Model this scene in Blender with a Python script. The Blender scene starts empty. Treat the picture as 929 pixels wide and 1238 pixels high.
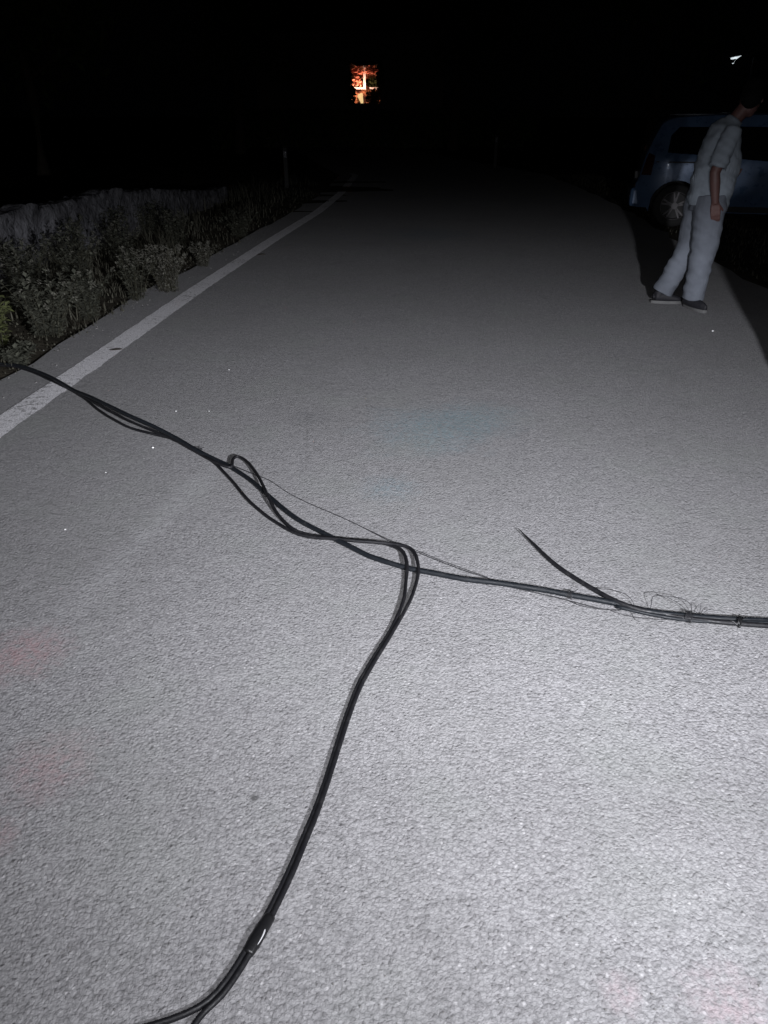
import bpy, bmesh, math, random
from mathutils import Vector, Matrix, noise
R = math.radians
random.seed(7)
scene = bpy.context.scene
COL = scene.collection

# ---------------------------------------------------------------- camera
CAM_H, PITCH, F = 1.5, R(28), 900.0
cd = bpy.data.cameras.new('camera'); cam = bpy.data.objects.new('camera', cd); COL.objects.link(cam)
cam.location = (0, 0, CAM_H); cam.rotation_euler = (R(90) - PITCH, 0, 0)
cd.sensor_fit = 'VERTICAL'; cd.sensor_height = 36; cd.lens = 36 * F / 1238
cd.clip_start = 0.05; cd.clip_end = 2000
scene.camera = cam

# ---------------------------------------------------------------- night sky
w = bpy.data.worlds.new('World'); scene.world = w; w.use_nodes = True
nt = w.node_tree; bg = nt.nodes['Background']
bg.inputs['Color'].default_value = (0.75, 0.85, 1.0, 1); bg.inputs['Strength'].default_value = 0.00018

# ---------------------------------------------------------------- lights: the torch beside the photographer and the phone's flash
def curve_light(name, loc, aim, energy, col, pts, hpts, radius):
    """spot lamp whose reflector throws by elevation (pts) and azimuth (hpts), in degrees off its axis"""
    L = bpy.data.lights.new(name, 'SPOT'); o = bpy.data.objects.new(name, L); COL.objects.link(o)
    L.energy = energy; L.color = col; L.spot_size = R(170); L.spot_blend = 0.3; L.shadow_soft_size = radius
    o.location = loc
    o.rotation_euler = (Vector(aim) - Vector(loc)).to_track_quat('-Z', 'Y').to_euler()
    L.use_nodes = True; t = L.node_tree; N = t.nodes
    em = N['Emission']
    tc = N.new('ShaderNodeTexCoord'); sx = N.new('ShaderNodeSeparateXYZ')
    t.links.new(tc.outputs['Normal'], sx.inputs[0])
    def angle(comp):
        ab = N.new('ShaderNodeMath'); ab.operation = 'ABSOLUTE'; t.links.new(sx.outputs['Z'], ab.inputs[0])
        a = N.new('ShaderNodeMath'); a.operation = 'ARCTAN2'
        t.links.new(sx.outputs[comp], a.inputs[0]); t.links.new(ab.outputs[0], a.inputs[1])
        m = N.new('ShaderNodeMapRange'); m.inputs['From Min'].default_value = R(-90); m.inputs['From Max'].default_value = R(90)
        t.links.new(a.outputs[0], m.inputs['Value']); return m
    def fc(src, p):
        c = N.new('ShaderNodeValToRGB'); t.links.new(src.outputs[0], c.inputs[0])
        r = c.color_ramp; r.interpolation = 'EASE' if False else 'LINEAR'
        while len(r.elements) < len(p): r.elements.new(0.5)
        for e, (d, v) in zip(r.elements, p):
            e.position = (d + 90) / 180; e.color = (v, v, v, 1)
        return c
    v = fc(angle('Y'), pts); h = fc(angle('X'), hpts)
    m = N.new('ShaderNodeMath'); m.operation = 'MULTIPLY'
    t.links.new(v.outputs[0], m.inputs[0]); t.links.new(h.outputs[0], m.inputs[1])
    t.links.new(m.outputs[0], em.inputs['Strength'])
    return o
TORCH = (0.98, -0.1, 1.2)
curve_light('torch_beam', TORCH, (TORCH[0], 50, 1.2), 5400, (0.93, 0.94, 1.0),
            [(-90, .008), (-57, .0275), (-40, .052), (-25, .142), (-16.7, .25), (-11.5, .36), (-7, .385), (-4.6, .22), (-3, .11), (-1.5, .07), (0, .035), (3, .015), (12, 0.0)],
            [(-90, .48), (-60, .68), (-45, .84), (-30, 1), (-15, 1), (0, .91), (20, .71), (45, .54), (90, .42)], 0.05)
curve_light('phone_flash', (0.03, 0.0, 1.52), (0.35, 50 * math.cos(R(20)), 1.52 - 50 * math.sin(R(20))), 260, (0.95, 0.95, 1.0),
            [(-90, 0), (-60, .10), (-40, .35), (-20, .75), (0, 1), (14, .8), (22, .42), (30, .1), (90, 0)],
            [(-90, 0), (-50, .35), (-25, .75), (0, 1), (25, 1), (50, .6), (90, 0)], 0.006)

# ---------------------------------------------------------------- exposure
scene.view_settings.view_transform = 'Standard'; scene.view_settings.look = 'None'
scene.view_settings.exposure = 0; scene.view_settings.gamma = 1
scene.cycles.max_bounces = 4; scene.cycles.caustics_reflective = False; scene.cycles.caustics_refractive = False

# ---------------------------------------------------------------- helpers
def ray(x, y):
    r_, u = (x - 464.5) / F, (619 - y) / F
    c, s = math.cos(PITCH), math.sin(PITCH)
    return Vector((r_, c + u * s, -s + u * c))
def G(x, y, h=0.0):
    d = ray(x, y); t = (h - CAM_H) / d.z
    return Vector((0, 0, CAM_H)) + d * t
def P(x, y, Y):
    d = ray(x, y); return Vector((0, 0, CAM_H)) + d * (Y / d.y)

def tag(o, label=None, cat=None, group=None, kind=None):
    if label: o['label'] = label
    if cat: o['category'] = cat
    if group: o['group'] = group
    if kind: o['kind'] = kind
    return o
def link(name, me, m=None, parent=None, smooth=False):
    o = bpy.data.objects.new(name, me); COL.objects.link(o)
    if m and not me.materials: me.materials.append(m)
    if smooth:
        for p in me.polygons: p.use_smooth = True
    if parent: o.parent = parent
    return o
def from_bm(name, bm, m=None, parent=None, smooth=False):
    me = bpy.data.meshes.new(name); bm.to_mesh(me); bm.free()
    return link(name, me, m, parent, smooth)
def pydata(name, v, f, m=None, parent=None, smooth=False):
    me = bpy.data.meshes.new(name); me.from_pydata([tuple(a) for a in v], [], f); me.update()
    return link(name, me, m, parent, smooth)
def empty(name, loc=(0, 0, 0), rz=0):
    o = bpy.data.objects.new(name, None); COL.objects.link(o); o.location = loc; o.rotation_euler = (0, 0, rz)
    o.empty_display_size = .2
    return o
def copy_tree(o, parent=None):
    c = o.copy(); COL.objects.link(c); c.parent = parent
    for ch in list(o.children): copy_tree(ch, c)
    return c
def box(bm, lo, hi, bev=0):
    r = bmesh.ops.create_cube(bm, size=1)
    for v in r['verts']:
        v.co = Vector([lo[i] + (v.co[i] + .5) * (hi[i] - lo[i]) for i in range(3)])
    if bev:
        es = list({e for v in r['verts'] for e in v.link_edges})
        bmesh.ops.bevel(bm, geom=es, offset=bev, segments=2, affect='EDGES', profile=.5)
def catmull(pts, rad, step):
    out, ro = [], []
    n = len(pts)
    for i in range(n - 1):
        p0, p1, p2, p3 = pts[max(i - 1, 0)], pts[i], pts[i + 1], pts[min(i + 2, n - 1)]
        k = max(2, int((p2 - p1).length / step))
        for j in range(k):
            t = j / k
            out.append(.5 * ((2 * p1) + (p2 - p0) * t + (2 * p0 - 5 * p1 + 4 * p2 - p3) * t * t + (3 * p1 - p0 - 3 * p2 + p3) * t ** 3))
            ro.append(rad[i] * (1 - t) + rad[i + 1] * t)
    out.append(pts[-1]); ro.append(rad[-1])
    return out, ro
def tube(pts, rad, seg=10, cap=True):
    """verts, faces of a round tube (rad: one radius or one per point)"""
    if not isinstance(rad, (list, tuple)): rad = [rad] * len(pts)
    V, Fc = [], []
    up = Vector((0, 0, 1)); n = len(pts)
    for i, p in enumerate(pts):
        t = (pts[min(i + 1, n - 1)] - pts[max(i - 1, 0)])
        t = t.normalized() if t.length > 1e-9 else Vector((0, 1, 0))
        a = t.cross(up)
        if a.length < .05: a = t.cross(Vector((1, 0, 0)))
        a.normalize(); b = a.cross(t).normalized()
        for k in range(seg):
            an = 2 * math.pi * k / seg
            V.append(p + (a * math.cos(an) + b * math.sin(an)) * rad[i])
    for i in range(n - 1):
        for k in range(seg):
            k2 = (k + 1) % seg
            Fc.append((i * seg + k, i * seg + k2, (i + 1) * seg + k2, (i + 1) * seg + k))
    if cap:
        Fc.append(tuple(range(seg - 1, -1, -1))); Fc.append(tuple((n - 1) * seg + k for k in range(seg)))
    return V, Fc

# ---------------------------------------------------------------- materials
class NT:
    def __init__(s, name, rough=.6, metal=0, spec=.5):
        s.m = bpy.data.materials.new(name); s.m.use_nodes = True
        s.t = s.m.node_tree; s.N = s.t.nodes; s.b = s.N['Principled BSDF']
        s.b.inputs['Roughness'].default_value = rough; s.b.inputs['Metallic'].default_value = metal
        s.b.inputs['Specular IOR Level'].default_value = spec
        s.tc = s.N.new('ShaderNodeTexCoord')
    def n(s, typ, **kw):
        o = s.N.new(typ)
        for k, v in kw.items():
            if k in o.inputs and not hasattr(o, k): o.inputs[k].default_value = v
            else:
                try: setattr(o, k, v)
                except Exception: o.inputs[k].default_value = v
        return o
    def l(s, a, b): s.t.links.new(a, b)
    def noise(s, scale, detail=4, rough=.55, vec=None, dist=0):
        o = s.n('ShaderNodeTexNoise'); o.inputs['Scale'].default_value = scale; o.inputs['Detail'].default_value = detail
        o.inputs['Roughness'].default_value = rough; o.inputs['Distortion'].default_value = dist
        s.l(vec or s.tc.outputs['Object'], o.inputs['Vector']); return o.outputs['Fac']
    def voro(s, scale, feature='F1', out='Distance', rnd=1, vec=None):
        o = s.n('ShaderNodeTexVoronoi'); o.feature = feature; o.inputs['Scale'].default_value = scale
        if 'Randomness' in o.inputs: o.inputs['Randomness'].default_value = rnd
        s.l(vec or s.tc.outputs['Object'], o.inputs['Vector']); return o.outputs[out]
    def mr(s, v, a, b, c=0., d=1., clamp=True):
        o = s.n('ShaderNodeMapRange'); o.clamp = clamp
        for k, x in (('From Min', a), ('From Max', b), ('To Min', c), ('To Max', d)): o.inputs[k].default_value = x
        s.l(v, o.inputs['Value']); return o.outputs[0]
    def math(s, op, a, b=None, c=None):
        o = s.n('ShaderNodeMath'); o.operation = op
        for i, x in enumerate((a, b, c)):
            if x is None: continue
            if isinstance(x, (int, float)): o.inputs[i].default_value = x
            else: s.l(x, o.inputs[i])
        return o.outputs[0]
    def mix(s, fac, a, b, mode='MIX'):
        o = s.n('ShaderNodeMix'); o.data_type = 'RGBA'; o.blend_type = mode
        if isinstance(fac, (int, float)): o.inputs[0].default_value = fac
        else: s.l(fac, o.inputs[0])
        for i, x in ((6, a), (7, b)):
            if isinstance(x, tuple): o.inputs[i].default_value = x + (1,) * (4 - len(x))
            else: s.l(x, o.inputs[i])
        return o.outputs[2]
    def col(s, c): 
        if isinstance(c, tuple): s.b.inputs['Base Color'].default_value = c + (1,) * (4 - len(c))
        else: s.l(c, s.b.inputs['Base Color'])
    def bump(s, h, dist, strength=1., prev=None):
        o = s.n('ShaderNodeBump'); o.inputs['Distance'].default_value = dist; o.inputs['Strength'].default_value = strength
        s.l(h, o.inputs['Height'])
        if prev: s.l(prev, o.inputs['Normal'])
        s.l(o.outputs[0], s.b.inputs['Normal']); return o.outputs[0]

def simple(name, c, rough=.6, metal=0, spec=.5, var=.25, scale=8, bump=0, bscale=60, coat=0):
    k = NT(name, rough, metal, spec)
    f = k.noise(scale, 5)
    k.col(k.mix(k.mr(f, .3, .7), tuple(x * (1 - var) for x in c), tuple(min(1, x * (1 + var)) for x in c)))
    if bump: k.bump(k.noise(bscale, 4), bump)
    if coat: k.b.inputs['Coat Weight'].default_value = coat
    return k.m

def seg_mask(k, p0, p1, w0, w1):
    """soft mask along a ground segment p0-p1"""
    sx = k.n('ShaderNodeSeparateXYZ'); k.l(k.tc.outputs['Object'], sx.inputs[0])
    d = (p1 - p0); L = d.length; d = d / L
    ax = k.math('SUBTRACT', sx.outputs[0], p0.x); ay = k.math('SUBTRACT', sx.outputs[1], p0.y)
    al = k.math('ADD', k.math('MULTIPLY', ax, d.x), k.math('MULTIPLY', ay, d.y))
    ac = k.math('ABSOLUTE', k.math('SUBTRACT', k.math('MULTIPLY', ax, d.y), k.math('MULTIPLY', ay, d.x)))
    m1 = k.mr(ac, w0, w1, 1, 0)
    m2 = k.math('MULTIPLY', k.mr(al, -.1, .2), k.mr(al, L - .2, L + .2, 1, 0))
    return k.math('MULTIPLY', m1, m2)
def blob(k, c, r, soft):
    sx = k.n('ShaderNodeVectorMath'); sx.operation = 'DISTANCE'; k.l(k.tc.outputs['Object'], sx.inputs[0]); sx.inputs[1].default_value = c
    n_ = k.noise(5 / max(r, .05) * .3, 3)
    return k.mr(k.math('ADD', sx.outputs['Value'], k.math('MULTIPLY', k.math('SUBTRACT', n_, .5), r * 1.8)), r - soft, r + soft, 1, 0)

def asphalt(name, paint=False):
    k = NT(name, .9, 0, .22)
    big = k.noise(.9, 4); mid = k.noise(7, 5); fine = k.noise(120, 3, .55); sepn = k.noise(60, 2)
    wob = k.n('ShaderNodeTexNoise'); wob.inputs['Scale'].default_value = 70; k.l(k.tc.outputs['Object'], wob.inputs['Vector'])
    vm = k.n('ShaderNodeVectorMath'); vm.operation = 'MULTIPLY_ADD'; k.l(wob.outputs['Color'], vm.inputs[0]); vm.inputs[1].default_value = (.007, .007, 0); k.l(k.tc.outputs['Object'], vm.inputs[2])
    vec = vm.outputs[0]
    v1 = k.voro(112, vec=vec); v2 = k.voro(250, vec=vec); vc = k.voro(112, out='Color', vec=vec)
    sep = k.n('ShaderNodeSeparateColor'); k.l(vc, sep.inputs[0])
    base = k.mix(k.mr(sep.outputs[0], 0, 1), (.265, .260, .268), (.405, .400, .410))
    chip = k.math('MULTIPLY', k.mr(sep.outputs[1], .955, .97), k.mr(v1, .28, .5, 1, 0))
    base = k.mix(k.math('MULTIPLY', chip, .6), base, (.66, .65, .66))
    dark = k.math('MULTIPLY', k.mr(sep.outputs[2], .95, .97), k.mr(v1, .2, .4, 1, 0))
    base = k.mix(k.math('MULTIPLY', dark, .5), base, (.11, .105, .11))
    pit = k.mr(v1, .45, .8, 0, 1)
    base = k.mix(k.math('MULTIPLY', pit, .45), base, (.17, .17, .175))
    base = k.mix(k.mr(big, .38, .66, 0, .35), base, (.27, .268, .265))
    base = k.mix(k.mr(mid, .4, .75, 0, .18), base, (.21, .21, .215))
    # wheel-worn paler streak, a ghost of an old line, and colour stains of their own shape
    st = k.math('MULTIPLY', seg_mask(k, G(262, 560), G(90, 735), .02, .09), k.mr(k.noise(30, 3), .35, .6))
    base = k.mix(k.math('MULTIPLY', st, .5), base, (.44, .44, .45))
    for (x, y, r, c, f) in ((520, 520, .26, (.23, .33, .37), .40), (575, 505, .2, (.23, .33, .37), .35), (470, 590, .1, (.23, .32, .36), .3), (515, 283, .5, (.17, .23, .27), .35),
                            (30, 790, .10, (.38, .27, .28), .55), (60, 925, .09, (.38, .28, .29), .45), (0, 1010, .04, (.36, .26, .27), .4), (880, 1215, .06, (.42, .34, .36), .4), (750, 1200, .03, (.42, .34, .36), .4),
                            (375, 505, .1, (.2, .2, .21), .4)):
        base = k.mix(k.math('MULTIPLY', k.math('MULTIPLY', blob(k, G(x, y), r, r * .7), k.mr(k.noise(38, 5, .7), .36, .60)), f * 1.7), base, c)
    for (a_, b_, c_) in ((G(372, 498), G(371, 565), .35), (G(298, 549), G(332, 520), .35), (G(640, 330), G(700, 420), .15)):
        base = k.mix(k.math('MULTIPLY', k.math('MULTIPLY', seg_mask(k, a_, b_, .001, .009), k.mr(k.noise(25, 3), .35, .55)), c_), base, (.12, .12, .12))
    base = k.mix(k.mr(k.noise(2.2, 3), .5, .7, 0, .35), base, (.30, .315, .30))
    base = k.mix(k.math('MULTIPLY', k.mr(k.noise(1.5, 5, .7), .56, .62), .10), base, (.16, .16, .16))
    base = k.mix(k.math('MULTIPLY', blob(k, G(307, 965), .009, .005), .75), base, (.07, .07, .07))
    hgt = k.math('ADD', k.math('MULTIPLY', v1, k.mr(sep.outputs[0], 0, 1, -1.5, -.3)), k.math('ADD', k.math('MULTIPLY', v2, -.5), k.math('MULTIPLY', fine, .7)))
    if paint:
        wear = k.noise(26, 6, .7); w2 = k.noise(2.5, 3)
        msk = k.mr(k.math('ADD', k.math('MULTIPLY', wear, .75), k.math('MULTIPLY', w2, .35)), .60, .68, 1, .05)
        pitm = k.mr(v1, .5, .7, 1, 0)
        msk = k.math('MULTIPLY', msk, k.math('ADD', k.math('MULTIPLY', pitm, .45), .55))
        pc = k.mix(k.mr(k.noise(40, 3), .3, .7), (.80, .79, .82), (.90, .89, .92))
        base = k.mix(msk, base, pc)
    k.col(base)
    k.l(k.mr(sep.outputs[1], .93, 1, .92, .55), k.b.inputs['Roughness'])
    b1 = k.bump(hgt, .0031, .8)
    k.bump(k.noise(18, 3), .006, .5, b1)
    return k.m
M_asph = asphalt('asphalt'); M_line = asphalt('worn_line_paint', True)
def soil():
    k = NT('soil', .95, 0, .1)
    k.col(k.mix(k.mr(k.noise(3, 6), .35, .65), (.030, .027, .020), (.075, .066, .050)))
    k.bump(k.noise(22, 6, .7), .03); return k.m
M_soil = soil()
M_conc = simple('rough_concrete', (.085, .085, .092), .95, 0, .1, .55, 3.5, .05, 12)
def leafm(name, c, v=.45):
    k = NT(name, .7, 0, .2)
    oi = k.n('ShaderNodeObjectInfo'); g = k.n('ShaderNodeNewGeometry')
    k.col(k.mix(g.outputs['Random Per Island'], tuple(x * (1 - v) for x in c), tuple(x * (1 + v) for x in c)))
    return k.m
M_grass = leafm('dry_grass', (.055, .053, .040)); M_weed = leafm('weed_leaf', (.062, .064, .050)); M_ylw = leafm('yellow_green_leaf', (.085, .095, .040)); M_tree = leafm('tree_leaf', (.04, .06, .02))
M_seed = leafm('pale_seed_head', (.115, .112, .095))
M_stem = leafm('weed_stem', (.028, .027, .018))
M_bark = simple('bark', (.05, .04, .03), .9, bump=.01)
def cablem(name, c, rough, spec=.5):
    k = NT(name, rough, 0, spec)
    n_ = k.noise(45, 5, .7)
    k.col(k.mix(k.mr(n_, .55, .85, 0, .35), c, (.08, .078, .075)))   # road dust on the jacket
    k.l(k.mr(n_, .35, .7, rough - .1, rough + .25), k.b.inputs['Roughness'])
    b = k.bump(k.noise(120, 4), .0012, .7); k.bump(k.noise(14, 3), .006, .6, b); return k.m
M_cable = cablem('black_cable_jacket', (.009, .009, .011), .5, .35)
M_cable2 = cablem('dusty_cable_jacket', (.008, .010, .013), .5, .3)
M_wire = simple('dull_wire', (.03, .03, .033), .5, .2, .4)
M_silver = simple('bare_metal', (.6, .6, .62), .25, 1)
M_tape = simple('black_tape', (.010, .010, .011), .35, bump=.001, bscale=90)
M_strip = simple('pale_strip_mat', (.62, .62, .64), .35)
M_stone = simple('pebble', (.20, .195, .19), .7, scale=40)
M_stonew = simple('white_chip', (.8, .8, .8), .5)
M_debris = simple('leaf_scrap', (.03, .022, .015), .9)

# ---------------------------------------------------------------- ground, road, line
def strip(name, left, right, z, m, n_sub=1):
    V = []; Fc = []
    for a, b in zip(left, right): V += [(a[0], a[1], z), (b[0], b[1], z)]
    for i in range(len(left) - 1): Fc.append((2 * i, 2 * i + 1, 2 * i + 3, 2 * i + 2))
    return pydata(name, V, Fc, m)
def interp(tab, Y):
    if Y <= tab[0][1]: 
        (x0, y0), (x1, y1) = tab[0], tab[1]
    elif Y >= tab[-1][1]: 
        (x0, y0), (x1, y1) = tab[-2], tab[-1]
    else:
        for (x0, y0), (x1, y1) in zip(tab, tab[1:]):
            if y0 <= Y <= y1: break
    return x0 + (x1 - x0) * (Y - y0) / (y1 - y0)
line_px = [(0, 516), (100, 447), (240, 349), (330, 290), (385, 256), (412, 234), (430, 212)]
LT = [(G(*p).x, G(*p).y) for p in line_px]
LT = [(LT[0][0] - .06 * (LT[0][1] + 6), -6.0)] + LT + [(LT[-1][0] - 3, 40.0), (LT[-1][0] - 16, 70.0)]
Ys = [-6 + i * .5 for i in range(60)] + [24 + i * 2 for i in range(24)]
def jag(Y, s): return noise.noise(Vector((s, Y * 2.3, 0))) * .06 + noise.noise(Vector((s, Y * 9, 3))) * .02
ctr = lambda Y: interp(LT, Y)
edgeL = [(ctr(y) - .45 + jag(y, 1) - .1 * noise.noise(Vector((5, y * .5, 1))), y) for y in Ys]
edgeR = [(ctr(y) + 5.55 + max(0, 8 - y) * .12 + jag(y, 7) * 2, y) for y in Ys]
# terrain sheet out to the horizon
bm = bmesh.new()
gx = [-600, -200, -60, -20, -12] + [-8 + .4 * i for i in range(16)] + [2, 6] + [9, 20, 60, 200, 600]
gy = [-300, -60, -15, -6] + [-2 + .6 * i for i in range(50)] + [30, 45, 80, 200, 600, 1200]
grid = [[None] * len(gy) for _ in gx]
for i, x in enumerate(gx):
    for j, y in enumerate(gy):
        e = interp(LT, max(-6, min(60, y))) - .45
        d = e - x
        z = -.03
        if 0.1 < d < 6 and -6 < y < 30: z = -.03 + .10 * min(1, d / 2) + .06 * noise.noise(Vector((x, y, 0)) * 1.3)
        grid[i][j] = bm.verts.new((x, y, z))
for i in range(len(gx) - 1):
    for j in range(len(gy) - 1):
        bm.faces.new((grid[i][j], grid[i + 1][j], grid[i + 1][j + 1], grid[i][j + 1]))
g = from_bm('ground', bm, M_soil, smooth=True); tag(g, kind='structure')
rd = strip('road', edgeL, edgeR, 0, M_asph); tag(rd, kind='structure')
ly = [i * .04 for i in range(-50, 605)]
def lw(y, s): return .088 + .008 * noise.noise(Vector((s, y * 5, 0))) + .008 * noise.noise(Vector((s, y * 21, 0)))
ln = strip('edge_line', [(ctr(y) - lw(y, 2), y) for y in ly], [(ctr(y) + lw(y, 9), y) for y in ly], .004, M_line); tag(ln, kind='structure')

# small loose stones on the road
def rock_mesh(name, m, s):
    bm = bmesh.new(); bmesh.ops.create_icosphere(bm, subdivisions=1, radius=1)
    for v in bm.verts: v.co *= 1 + .35 * noise.noise(v.co * 2 + Vector((s, 0, 0))); v.co.z *= .6
    me = bpy.data.meshes.new(name); bm.to_mesh(me); bm.free(); me.materials.append(m); return me
def stones(name, spots, m, label):
    V = []; Fc = []
    src = rock_mesh(name + '_src', m, 3)
    for (p, r) in spots:
        a = random.random() * 6.28; b0 = len(V); c, s = math.cos(a), math.sin(a)
        for v in src.vertices:
            x, y, z = v.co * r
            V.append((p.x + c * x - s * y * .7, p.y + s * x + c * y * .7, z + r * .45))
        for f in src.polygons: Fc.append(tuple(b0 + i for i in f.vertices))
    bpy.data.meshes.remove(src)
    o = pydata(name, V, Fc, m); tag(o, label, 'gravel', kind='stuff')
sp = []
for _ in range(420):
    y = 380 + random.random() ** .7 * 850; x = random.random() * 929
    sp.append((G(x, y), random.uniform(.0012, .0035)))
for _ in range(150):
    Y = random.uniform(1.5, 12); sp.append((Vector((ctr(Y) - random.uniform(.15, .5), Y, 0)), random.uniform(.003, .008)))
stones('loose_gravel', sp, M_stone, 'fine loose grit scattered over the grey asphalt and the road shoulder')
for (x, y, r) in ((185, 541, .007), (277, 447, .005), (862, 400, .010), (79, 640, .005), (128, 571, .004), (253, 497, .004), (213, 497, .005)):
    me = rock_mesh('white_chip', M_stonew, x); o = link('white_stone_chip', me); o.location = G(x, y, r * .4); o.scale = (r, r * .8, r)
    lab = {185: 'small bright white stone chip below the cable bundle near the white line', 277: 'tiny pale chip on the asphalt right of the white line', 862: 'small pale chip on the road in front of the standing person',
           79: 'pale chip on the dim left side of the road', 128: 'tiny chip below the cable on the left', 253: 'tiny chip above the cable bundle near its tie', 213: 'small dull chip just above the cable bundle at left'}[x]
    tag(o, lab, 'stone', 'pale stone chips on the road')
# dark scraps
for (x, y, l, a, lab) in ((141, 423, .05, .2, 'dark leaf scrap lying on the white edge line'), (316, 308, .06, .5, 'dark scrap on the far part of the white edge line')):
    pts = [Vector((-1, 0, 0)), Vector((-.4, .28, .06)), Vector((.3, .3, .1)), Vector((1, .05, .02)), Vector((.3, -.25, .05)), Vector((-.5, -.22, .02))]
    V = [p * l for p in pts] + [Vector((p.x, p.y, p.z + .06)) * l for p in pts]
    Fc = [(5, 4, 3, 2, 1, 0), (6, 7, 8, 9, 10, 11)] + [(i, (i + 1) % 6, 6 + (i + 1) % 6, 6 + i) for i in range(6)]
    o = pydata('leaf_scrap', V, Fc, M_debris); o.location = G(x, y, .006); o.rotation_euler[2] = a; tag(o, lab, 'leaf')

# ---------------------------------------------------------------- low wall and verge plants on the left
bm = bmesh.new(); rows = []
def stony(p, n_):
    d, _q = noise.voronoi(Vector((p.x * 3, p.y * 4.2, p.z * 6.5)), distance_metric='DISTANCE', exponent=2.5)
    return p + n_ * (.03 * min(1, (d[1] - d[0]) * 2.5) - .03 + .03 * noise.noise(p * 9))
for i in range(250):
    Y = 2 + i * .055
    x = -4.35 + .085 * Y
    h = .66 + .06 * noise.noise(Vector((Y * 1.4, 0, 0))) + .04 * noise.noise(Vector((Y * 5, 0, 0)))
    h *= 1 if Y < 10.5 else max(.45, 1 - (Y - 10.5) / 8)
    ring = []
    for k in range(13): ring.append(stony(Vector((x, Y, -.1 + (h + .1) * k / 12)), Vector((1, 0, 0))))
    for k in range(1, 6): ring.append(stony(Vector((x - .32 * k / 6, Y, h)), Vector((0, 0, 1))))
    ring.append(Vector((x - .34, Y, h - .05))); ring.append(Vector((x - .36, Y, -.1)))
    rows.append([bm.verts.new(p) for p in ring])
for a, b in zip(rows, rows[1:]):
    for k in range(len(a) - 1): bm.faces.new((a[k], b[k], b[k + 1], a[k + 1]))
bm.faces.new(rows[0]); bm.faces.new(rows[-1][::-1])
o = from_bm('low_wall', bm, M_conc, smooth=True); tag(o, 'low rough grey stone wall running behind the roadside weeds', 'wall')

def blades(n, region, hmin, hmax, wdt, lean=.5):
    V = []; Fc = []
    for _ in range(n):
        p, hs = region()
        h = random.uniform(hmin, hmax) * hs; a = random.random() * 6.28; d = Vector((math.cos(a), math.sin(a), 0)); s = Vector((-d.y, d.x, 0)) * wdt * random.uniform(.6, 1.4)
        ln_ = random.uniform(.1, lean) * h
        b = len(V)
        V += [p - s, p + s, p + d * ln_ * .35 + Vector((0, 0, h * .6)) + s * .7, p + d * ln_ * .35 + Vector((0, 0, h * .6)) - s * .7, p + d * ln_ + Vector((0, 0, h))]
        Fc += [(b, b + 1, b + 2, b + 3), (b + 3, b + 2, b + 4)]
    return V, Fc
def reg():
    Y = random.choice((random.uniform(2.5, 10), random.uniform(2.5, 20))); d = random.random()
    x = ctr(Y) - .45 + .10 * random.random() + jag(Y, 1) - d * 1.9
    dens = noise.noise(Vector((x * 1.6, Y * 1.2, 4)))
    return Vector((x, Y, .0 + .08 * d)), max(.12, .6 + 1.6 * dens) * (.22 + 1.0 * min(1, d * 2.2))
V, Fc = blades(7500, reg, .06, .22, .005, 1.6)
o = pydata('verge_grass', V, Fc, M_grass); tag(o, 'dry tangled grass along the left side of the road', 'grass', kind='stuff')

def weed(name, loc, h, r, n, m, label, leaf=.05, seeds=0):
    t = empty(name, loc); tag(t, label, 'plant', 'weeds on the left verge')
    V = []; Fc = []; LV = []; LF = []; SV = []; SF = []
    for i in range(n):
        a = random.random() * 6.28; hh = h * random.uniform(.55, 1); rr = r * random.uniform(.2, 1); b0 = random.uniform(.02, .35) * r
        p = [Vector((b0 * math.cos(a), b0 * math.sin(a), -.03)), Vector(((b0 + rr) * .45 * math.cos(a), (b0 + rr) * .45 * math.sin(a), hh * .5)), Vector((rr * math.cos(a), rr * math.sin(a), hh))]
        q, qr = catmull(p, [.003, .0022, .0012], h / 10)
        tv, tf = tube(q, qr, 4, False); b = len(V); V += tv; Fc += [tuple(b + k for k in f) for f in tf]
        for j, c in enumerate(q[1:]):
            for _ in range(4):
                an = random.random() * 6.28; el = random.uniform(-.2, .9); L = leaf * random.uniform(.5, 1.2)
                d = Vector((math.cos(an) * math.cos(el), math.sin(an) * math.cos(el), math.sin(el))); s = d.cross(Vector((0, 0, 1))).normalized() * L * .28
                b = len(LV); LV += [c, c + d * L * .5 + s, c + d * L + Vector((0, 0, -.15 * L)), c + d * L * .5 - s]; LF.append((b, b + 1, b + 2, b + 3))
        if seeds and random.random() < seeds:
            for _ in range(8):
                c = q[-1] + Vector([random.uniform(-1, 1) for _ in range(3)]) * .02; L = .008
                b = len(SV); SV += [c + Vector((L, 0, 0)), c + Vector((0, L, L * .5)), c + Vector((-L, 0, L)), c + Vector((0, -L, 0))]; SF.append((b, b + 1, b + 2, b + 3))
    tag(pydata('stem', V, Fc, M_stem, t), kind='stuff'); tag(pydata('foliage', LV, LF, m, t), kind='stuff')
    if SV: tag(pydata('seed_head', SV, SF, M_seed, t), kind='stuff')
    return t
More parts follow.
